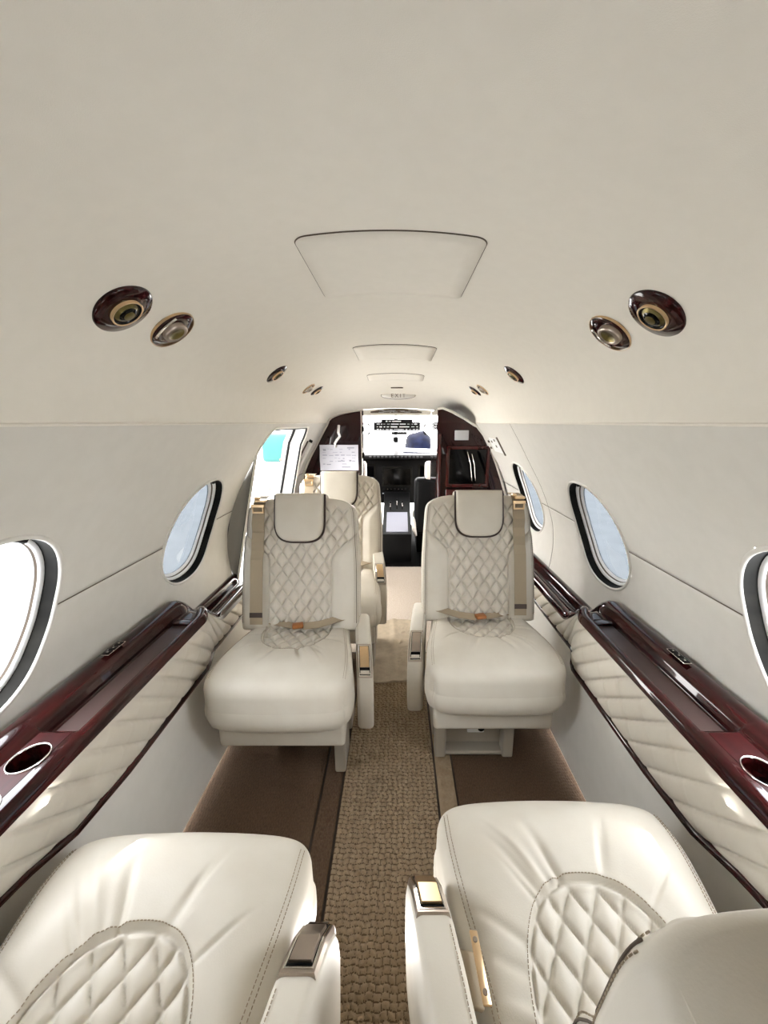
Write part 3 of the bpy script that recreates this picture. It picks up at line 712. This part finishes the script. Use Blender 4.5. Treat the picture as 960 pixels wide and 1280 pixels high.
# paper hung on the partition
t = thing('paper_sheet', 'creased white printed sheet clipped above the farthest seat', 'sheet of paper', (-.40, 2.78, -.05))
nu, nv = 30, 20; U, W = np.meshgrid(np.linspace(-.137, .137, nu), np.linspace(.885, 1.065, nv)); Dy = .006 * np.sin(U * 20 + W * 9) + .004 * np.sin(W * 50)
mesh('sheet', np.dstack([U, Dy, W]).reshape(-1, 3), gridfaces(nu, nv), 'paper', t)
bm = bmesh.new()
for r in range(6):
    z = 1.035 - r * .021; x = -.115
    while x < .11:
        L = random.uniform(.008, .035)
        if random.random() < .62: boxbm(bm, (x + L / 2, -.012, z + random.uniform(-.002, .002)), (L, .001, random.choice((.0025, .004, .006))), 0)
        x += L + random.uniform(.006, .022)
for (x, z, w, h) in ((.085, 1.045, .05, .008), (-.10, 1.03, .02, .012), (.02, .955, .010, .008), (.08, .955, .014, .010), (.05, .91, .06, .006)): boxbm(bm, (x, -.0125, z), (w, .001, h), 0)
bmobj('printed_lines', bm, 'ink', t, smooth=False)
cl = tube('clip', [(-.02, -.006, 1.05), (-.025, -.014, 1.075), (-.01, -.012, 1.10), (.01, -.006, 1.125), (.0, 0.0, 1.15), (.002, .02, 1.20)], .009, 'white', t, n=8)
# doorway header arch
t = thing('doorway_header', 'cream arched header with a dark grille over the cockpit doorway', 'header', (0, 0, 0))
arc = [(x, 1.262 + .050 * math.cos(x / .27 * PI / 2) if abs(x) < .27 else 1.262) for x in np.linspace(-.262, .272, 25)]
top_ = [(x, z) for x, z in arc]; poly = [(.272, 1.222), (-.262, 1.222)] + [(x, min(z, float(crown(3.04)) + .03)) for x, z in top_]
prism('header_panel', poly, 'y', 3.052, 3.09, 'liner', t, bev=.002, smooth=False)
gp = [(x, 1.240) for x in np.linspace(.20, -.19, 12)] + [(x, 1.246 + .028 * math.cos(x / .21 * PI / 2)) for x in np.linspace(-.19, .20, 16)]
prism('grille', gp, 'y', 3.045, 3.053, 'seam', t, bev=0, smooth=False)
bm = bmesh.new()
for k in range(22):
    x = random.uniform(-.15, .16); boxbm(bm, (x, 3.043, 1.252 + random.uniform(-.008, .010)), (random.uniform(.01, .04), .004, .003), 0)
bmobj('grille_bars', bm, 'greyplastic', bpy.data.objects['grille'], smooth=False)

# ------------------------------------------------------------------ cockpit
# shell of the nose: side panels, roof, with windshield open to the sky
ny = [3.09, 3.4, 3.7, 4.0, 4.25]
for s, nm in ((-1, 'left'), (1, 'right')):
    rings = [[(s * .62, y, -.02), (s * .70, y, .3), (s * .72, y, .62), (s * .68, y, .80 if y > 3.3 else 1.0), (s * (.66 if y > 3.3 else .60), y, .86 if y > 3.3 else 1.15)] for y in ny]
    struct(loft('wall_cockpit_' + nm, rings, 'greyplastic', closed=False))
rings = [[(x, y, z) for x, z in ((-.52, 1.165 if y < 3.5 else 1.14), (-.35, 1.25), (0, 1.285), (.35, 1.25), (.52, 1.165 if y < 3.5 else 1.14))] for y in (3.08, 3.3, 3.62)]
struct(loft('ceiling_cockpit', rings, 'white', closed=False))
struct(box('floor_cockpit', (0, 3.75, -.02), (1.3, 1.3, .05), 'darkcarpet', bev=0))
for xx_ in (-.52, .0, .52): struct(tube('trim_windshield_post', [(xx_ * 1.25, 4.22, .86), (xx_, 3.62, 1.22)], .016, 'white', n=8))
struct(tube('trim_windshield_sill', [(-.7, 4.2, .86), (0, 4.3, .88), (.7, 4.2, .86)], .02, 'greyplastic', n=8))
# instrument panel
t = thing('instrument_panel', 'black cockpit instrument panel with a dark central screen', 'instrument panel', (0, 3.85, 0))
box('panel_body', (0, .05, .60), (1.26, .10, .46), 'black', t, bev=.02)
gs = box('glareshield', (.02, -.06, .850), (.86, .20, .04), 'black', t, bev=.012)
for k in range(14): box('annunciator_button', (-.24 + k * .037, -.163, .852), (.022, .006, .018), 'annun', gs, bev=.002)
sc_ = box('screen', (.012, -.006, .645), (.30, .012, .20), 'bezel', t, bev=.006); box('display', (.012, -.014, .645), (.265, .006, .165), 'blackgloss', sc_, bev=0)
for (x) in (-.34, .36):
    sc_ = box('screen', (x, -.006, .66), (.28, .012, .22), 'bezel', t, bev=.006); box('display', (x, -.014, .66), (.245, .006, .185), 'blackgloss', sc_, bev=0)
for k in range(8): disc('knob', (-.12 + k * .036, -.004, .52), .009, .016, (0, -1, 0), 'chrome' if k % 3 else 'black', t, n=14)
for k in range(6): disc('knob', (-.13 + k * .05, -.004, .475), .006, .012, (0, -1, 0), 'greyplastic', t, n=12)
# centre pedestal
t = thing('centre_pedestal', 'black centre pedestal with a pale grey top between the pilot seats', 'pedestal', (0, 3.15, 0))
prism('pedestal_body', [(.0, 0), (.66, 0), (.66, .50), (.52, .44), (.05, .262), (.0, .25)], 'x', -.115, .135, 'black', t, bev=.008)
pt = prism('top_plate', [(.03, .258), (.31, .364), (.31, .370), (.03, .264)], 'x', -.082, .105, 'padgrey', t, bev=.001, smooth=False)
for (x, y, z, h) in ((-.05, .36, .38, .07), (0.01, .38, .385, .085), (.06, .37, .38, .075)):
    lv = tube('lever', [(x, y, z), (x, y - .02, z + h)], .005, 'chrome', t, n=8); disc('lever_grip', (x, y - .022, z + h), .011, .012, (0, 0, 1), 'black', lv, n=12)
# pilot seats
def pilot_seat(x, label):
    t = thing('pilot_seat', label, 'pilot seat', (x, 3.32, 0), group='pilot seats in the cockpit')
    box('backrest', (0, 0, .46), (.40, .11, .50), 'black', t, bev=.04, seg=4); hd = box('headrest', (0, .01, .765), (.20, .10, .15), 'rosefabric', t, bev=.04, seg=4)
    box('headrest_edge', (-.075 if x > 0 else .085, .0, .77), (.07, .115, .155), 'sheep', hd, bev=.03, seg=4)
    box('seat_cushion', (0, .25, .29), (.40, .44, .10), 'sheep', t, bev=.045, seg=4)
    box('base', (0, .25, .125), (.34, .36, .24), 'black', t, bev=.01)
    sg = 1 if x < 0 else -1
    tube('harness_strap', [(sg * .17, .02, .37), (sg * .205, -.03, .34), (sg * .20, -.075, .27), (sg * .185, -.08, .21)], .020, 'sheep', t, n=10, flat=.6)
    return t
a = pilot_seat(-.37, 'left pilot seat with black back and rose tan headrest'); b = pilot_seat(.36, 'right pilot seat with black back, partly behind the cabinet')
# overhead panel
t = thing('overhead_switch_panel', 'black overhead switch panel across the top of the cockpit windshield', 'switch panel', (.01, 3.55, 1.135))
box('panel_plate', (0, .02, 0), (.42, .02, .075), 'black', t, bev=.006); box('upper_plate', (0, .018, .048), (.28, .02, .03), 'black', t, bev=.004); box('lower_plate', (.02, .018, -.060), (.14, .02, .026), 'black', t, bev=.004)
for r, z in enumerate((.045, .020, -.004, -.026)):
    bm = bmesh.new(); x = -.18 if r else -.10
    while x < (.19 if r else .10):
        L = random.uniform(.01, .03) if abs(x) > .06 else random.uniform(.05, .09)
        if x + L < (.2 if r else .12): boxbm(bm, (x + L / 2, .006, z), (L, .004, random.choice((.004, .007, .009))), 0)
        x += L + random.uniform(.008, .02)
    bmobj('switch_row', bm, 'white' if r % 2 == 0 else 'greyplastic', t, smooth=False)
tag(box('magnetic_compass', (-.0, 3.66, 1.015), (.050, .05, .05), 'black', bev=.012), 'small black compass hanging at the centre of the cockpit windshield', 'compass')
t = thing('windshield_post', 'pale grey post at the centre of the cockpit windshield', 'post', (.0, 3.72, .0)); box('post_face', (0, 0, .945), (.045, .03, .14), 'greyplastic', t, bev=.006)
box('post_cap', (0, 0, 1.025), (.05, .034, .02), 'white', t, bev=.004)
# grab handles each side, hanging free below the cockpit roof
for s_ in (-1, 1): tag(tube('grab_handle', [(s_ * .24 + .01, 3.25, 1.16), (s_ * .22 + .01, 3.22, 1.14), (s_ * .22 + .01, 3.22, 1.09), (s_ * .24 + .01, 3.25, 1.07)], .007, 'black', n=8), f'black grab handle on the {"left" if s_ < 0 else "right"} of the cockpit, below the roof', 'handle')
# navy object seen through the right windshield
t = thing('covered_aircraft_nose', 'dark navy shape seen outside through the right half of the windshield', 'aircraft', (.62, 9.0, -.12))
bm = bmesh.new(); bmesh.ops.create_uvsphere(bm, u_segments=32, v_segments=20, radius=1)
bmesh.ops.scale(bm, vec=(.40, 1.1, .55), verts=bm.verts)
for v in bm.verts: v.co.x += .04 * math.sin(v.co.z * 9); v.co.z += .03 * math.sin(v.co.x * 14)
bmesh.ops.translate(bm, vec=(-.10, 0, .55), verts=bm.verts); bmobj('nose_cover', bm, 'navy', t)
tube('stand', [(-.1, 0, -1.0), (-.1, 0, .1)], .08, 'greyplastic', t)

# ------------------------------------------------------------------ airstair door opening, left
y0, y1, z0, z1 = DOOR; n = 80
def dring(out, gr=0):
    """outline of the opening pushed outwards by out, grown by gr"""
    r = .11 + gr; hw, hz = (y1 - y0) / 2 + gr, (z1 - z0) / 2 + gr; cy, cz = (y0 + y1) / 2, (z0 + z1) / 2; o = []
    for (sx, sz, t0) in ((1, 1, 0), (-1, 1, 90), (-1, -1, 180), (1, -1, 270)):
        for k in range(12):
            t_ = math.radians(t0 + 90 * k / 11); yy, zz2 = cy + sx * (hw - r) + r * math.cos(t_), cz + sz * (hz - r) + r * math.sin(t_)
            zz3 = min(zz2, 1.160); x, y_, z_ = wallpt(-1, yy, zz3, 0); o.append((x - out, y_, zz2 + out * .15 * (zz2 > .8)))
    return o
dd = struct(bpy.data.objects.new('door_1', None)); COL.objects.link(dd)
loft('frame_lip', [dring(.002, .012), dring(-.006, .010), dring(-.006, .0), dring(.0, -.004)], 'wall', dd)
loft('seal', [dring(.0, -.004), dring(.004, -.011), dring(.012, -.004)], 'black', dd)
loft('jamb', [dring(.010, -.004), dring(.035, -.004), dring(.038, .0), dring(.075, .0)], 'jamb', dd)
loft('outer_seal', [dring(.073, .0), dring(.077, -.012), dring(.088, -.004)], 'black', dd)
loft('outer_jamb', [dring(.083, -.004), dring(.115, -.002)], 'jamb', dd)
for z in (.72, .90, 1.05): disc('screw', wallpt(-1, y1 - .006, z, .075), .008, .002, (0, -1, 0), 'seam', dd, n=12)
tube('support_strut', [wallpt(-1, 1.78, .98, .12), wallpt(-1, 1.95, .72, .14), wallpt(-1, 2.0, .50, .16)], .012, 'greyplastic', dd, n=8)
loft('step_panel', [[(-.86, 1.78, .35), (-.84, 1.96, .35)], [(-.86, 1.78, .78), (-.84, 1.96, .72)], [(-.80, 1.78, 1.0), (-.82, 1.86, .93)]], 'jamb', dd, closed=False)
hl = box('hand_latch', (-.765, 1.775, .64), (.03, .03, .035), 'wood', dd, bev=.004)
tube('latch_wire', [(-.765, 1.775, .62), (-.77, 1.78, .55), (-.76, 1.785, .46)], .004, 'chrome', hl, n=6)
# slotted lever between door and partition
t = thing('door_pillar_handle', 'slim white handle on the pillar between the open door and the left partition', 'handle', (0, 0, 0))
tube('handle_bar', [wallpt(-1, 2.70, 1.04, -.02), wallpt(-1, 2.70, .9, -.02), wallpt(-1, 2.70, .70, -.02)], .012, 'white', t, n=10)
tube('handle_slot', [wallpt(-1, 2.64, 1.05, -.003), wallpt(-1, 2.645, .9, -.003), wallpt(-1, 2.65, .70, -.003)], .006, 'seam', t, n=8)
tube('handle_mount', [wallpt(-1, 2.70, 1.05, .0), wallpt(-1, 2.70, 1.05, -.022)], .010, 'black', t, n=8)
# exit handle placard on the right wall
t = thing('wall_placard', 'small white placard and latch cover on the right wall beside the cabinet', 'placard', (0, 0, 0))
def wpatch(name, ya, yb, za, zb, out, m, par):
    g = [wallpt(1, y, z, -out) for z in np.linspace(za, zb, 6) for y in (ya, yb)]; return mesh(name, g + [wallpt(1, y, z, .001) for z in np.linspace(za, zb, 6) for y in (ya, yb)], gridfaces(2, 6) + [tuple(i + 12 for i in f)[::-1] for f in gridfaces(2, 6)] + [(0, 12, 13, 1), (10, 11, 23, 22)] + [(2 * k, 2 * k + 2, 14 + 2 * k, 12 + 2 * k) for k in range(5)] + [(2 * k + 1, 13 + 2 * k, 15 + 2 * k, 2 * k + 3) for k in range(5)], m, par, smooth=False)
wpatch('latch_cover', 2.20, 2.40, 1.0, 1.08, .004, 'white', t); wpatch('latch_edge', 2.18, 2.20, .99, 1.09, .005, 'seam', t)
for (ya, za) in ((2.28, 1.03), (2.34, 1.055), (2.26, 1.065), (2.44, 1.05), (2.46, 1.01)): wpatch('marking', ya, ya + .02, za, za + .012, .006, 'seam', t)

# ------------------------------------------------------------------ near right seat: gold buckle plate on the cushion edge
t = thing('gold_belt_anchor', 'gold belt anchor plate with a leather tab beside the nearest right cushion', 'belt anchor', (.127, .372, .448), rz=.06)
box('plate', (0, 0, .008), (.012, .075, .004), 'gold', t, bev=.0015, rot=Matrix.Rotation(.25, 3, 'Y')); box('tab', (-.018, -.005, -.004), (.034, .056, .008), 'belt', t, bev=.002, rot=Matrix.Rotation(.45, 3, 'Y'))
for dy in (-.026, .026): disc('screw', (0, dy, .0105), .0035, .0015, (0, 0, 1), 'bronze', t, n=12)

# ------------------------------------------------------------------ outside
t = thing('equipment_cover', 'turquoise covered equipment standing outside, seen through the top of the open door', 'equipment', (-1.46, 5.2, -1.25))
box('cover', (0, 0, 2.10), (.50, .5, .36), 'cyan', t, bev=.05, seg=3)
for lx in (-.2, .2):
    for ly in (-.18, .18): box('leg', (lx, ly, .96), (.05, .05, 1.92), 'white', t, bev=.006)
gm = mat('concrete apron', (.55, .55, .54), .9, noise=(1.5, (.48, .48, .47), 5, (1, 1, 1)))
M['apron'] = gm
struct(box('ground', (0, 5, -1.3), (80, 80, .1), 'apron', bev=0))

# ------------------------------------------------------------------ light
w = bpy.data.worlds.new('sky'); bpy.context.scene.world = w; w.use_nodes = True; nt = w.node_tree; bg = nt.nodes['Background']
bg.inputs[0].default_value = (1.0, .985, .96, 1); bg.inputs[1].default_value = 2.6
def area(name, loc, rot, sx, sy, e, col=(1, .96, .9)):
    l = bpy.data.lights.new(name, 'AREA'); l.shape = 'RECTANGLE'; l.size = sx; l.size_y = sy; l.energy = e; l.color = col
    o = bpy.data.objects.new(name, l); COL.objects.link(o); o.location = loc; o.rotation_euler = rot; return o

for s_ in (-1, 1):                     # added fill strips along each ledge to brighten the ceiling, no real fixtures
    o = area('added_ceiling_fill', (s_ * .742, .55, .594), (0, 0, 0), .006, 2.0, .52, (1, .975, .94))
    o.rotation_euler = Vector((-s_ * .55, 0, 1)).to_track_quat('-Z', 'Y').to_euler()
# ------------------------------------------------------------------ camera and colour management
F_PX = 485.; TH = math.atan(112 / F_PX)
cam = bpy.data.cameras.new('camera'); co = bpy.data.objects.new('camera', cam); COL.objects.link(co)
co.location = (.016, 0, 1.17); co.rotation_euler = (PI / 2 - TH, 0, 0)
cam.sensor_fit = 'VERTICAL'; cam.sensor_height = 36; cam.lens = 36 * F_PX / 1280; cam.shift_x = -17 / 1280; cam.clip_start = .01
S = bpy.context.scene; S.camera = co
S.view_settings.view_transform = 'Standard'; S.view_settings.look = 'None'; S.view_settings.gamma = 1; S.view_settings.exposure = 3.1
S.view_settings.use_curve_mapping = False
S.cycles.max_bounces = 10; S.cycles.diffuse_bounces = 8; S.cycles.glossy_bounces = 4; S.cycles.transparent_max_bounces = 8
S.cycles.use_denoising = True
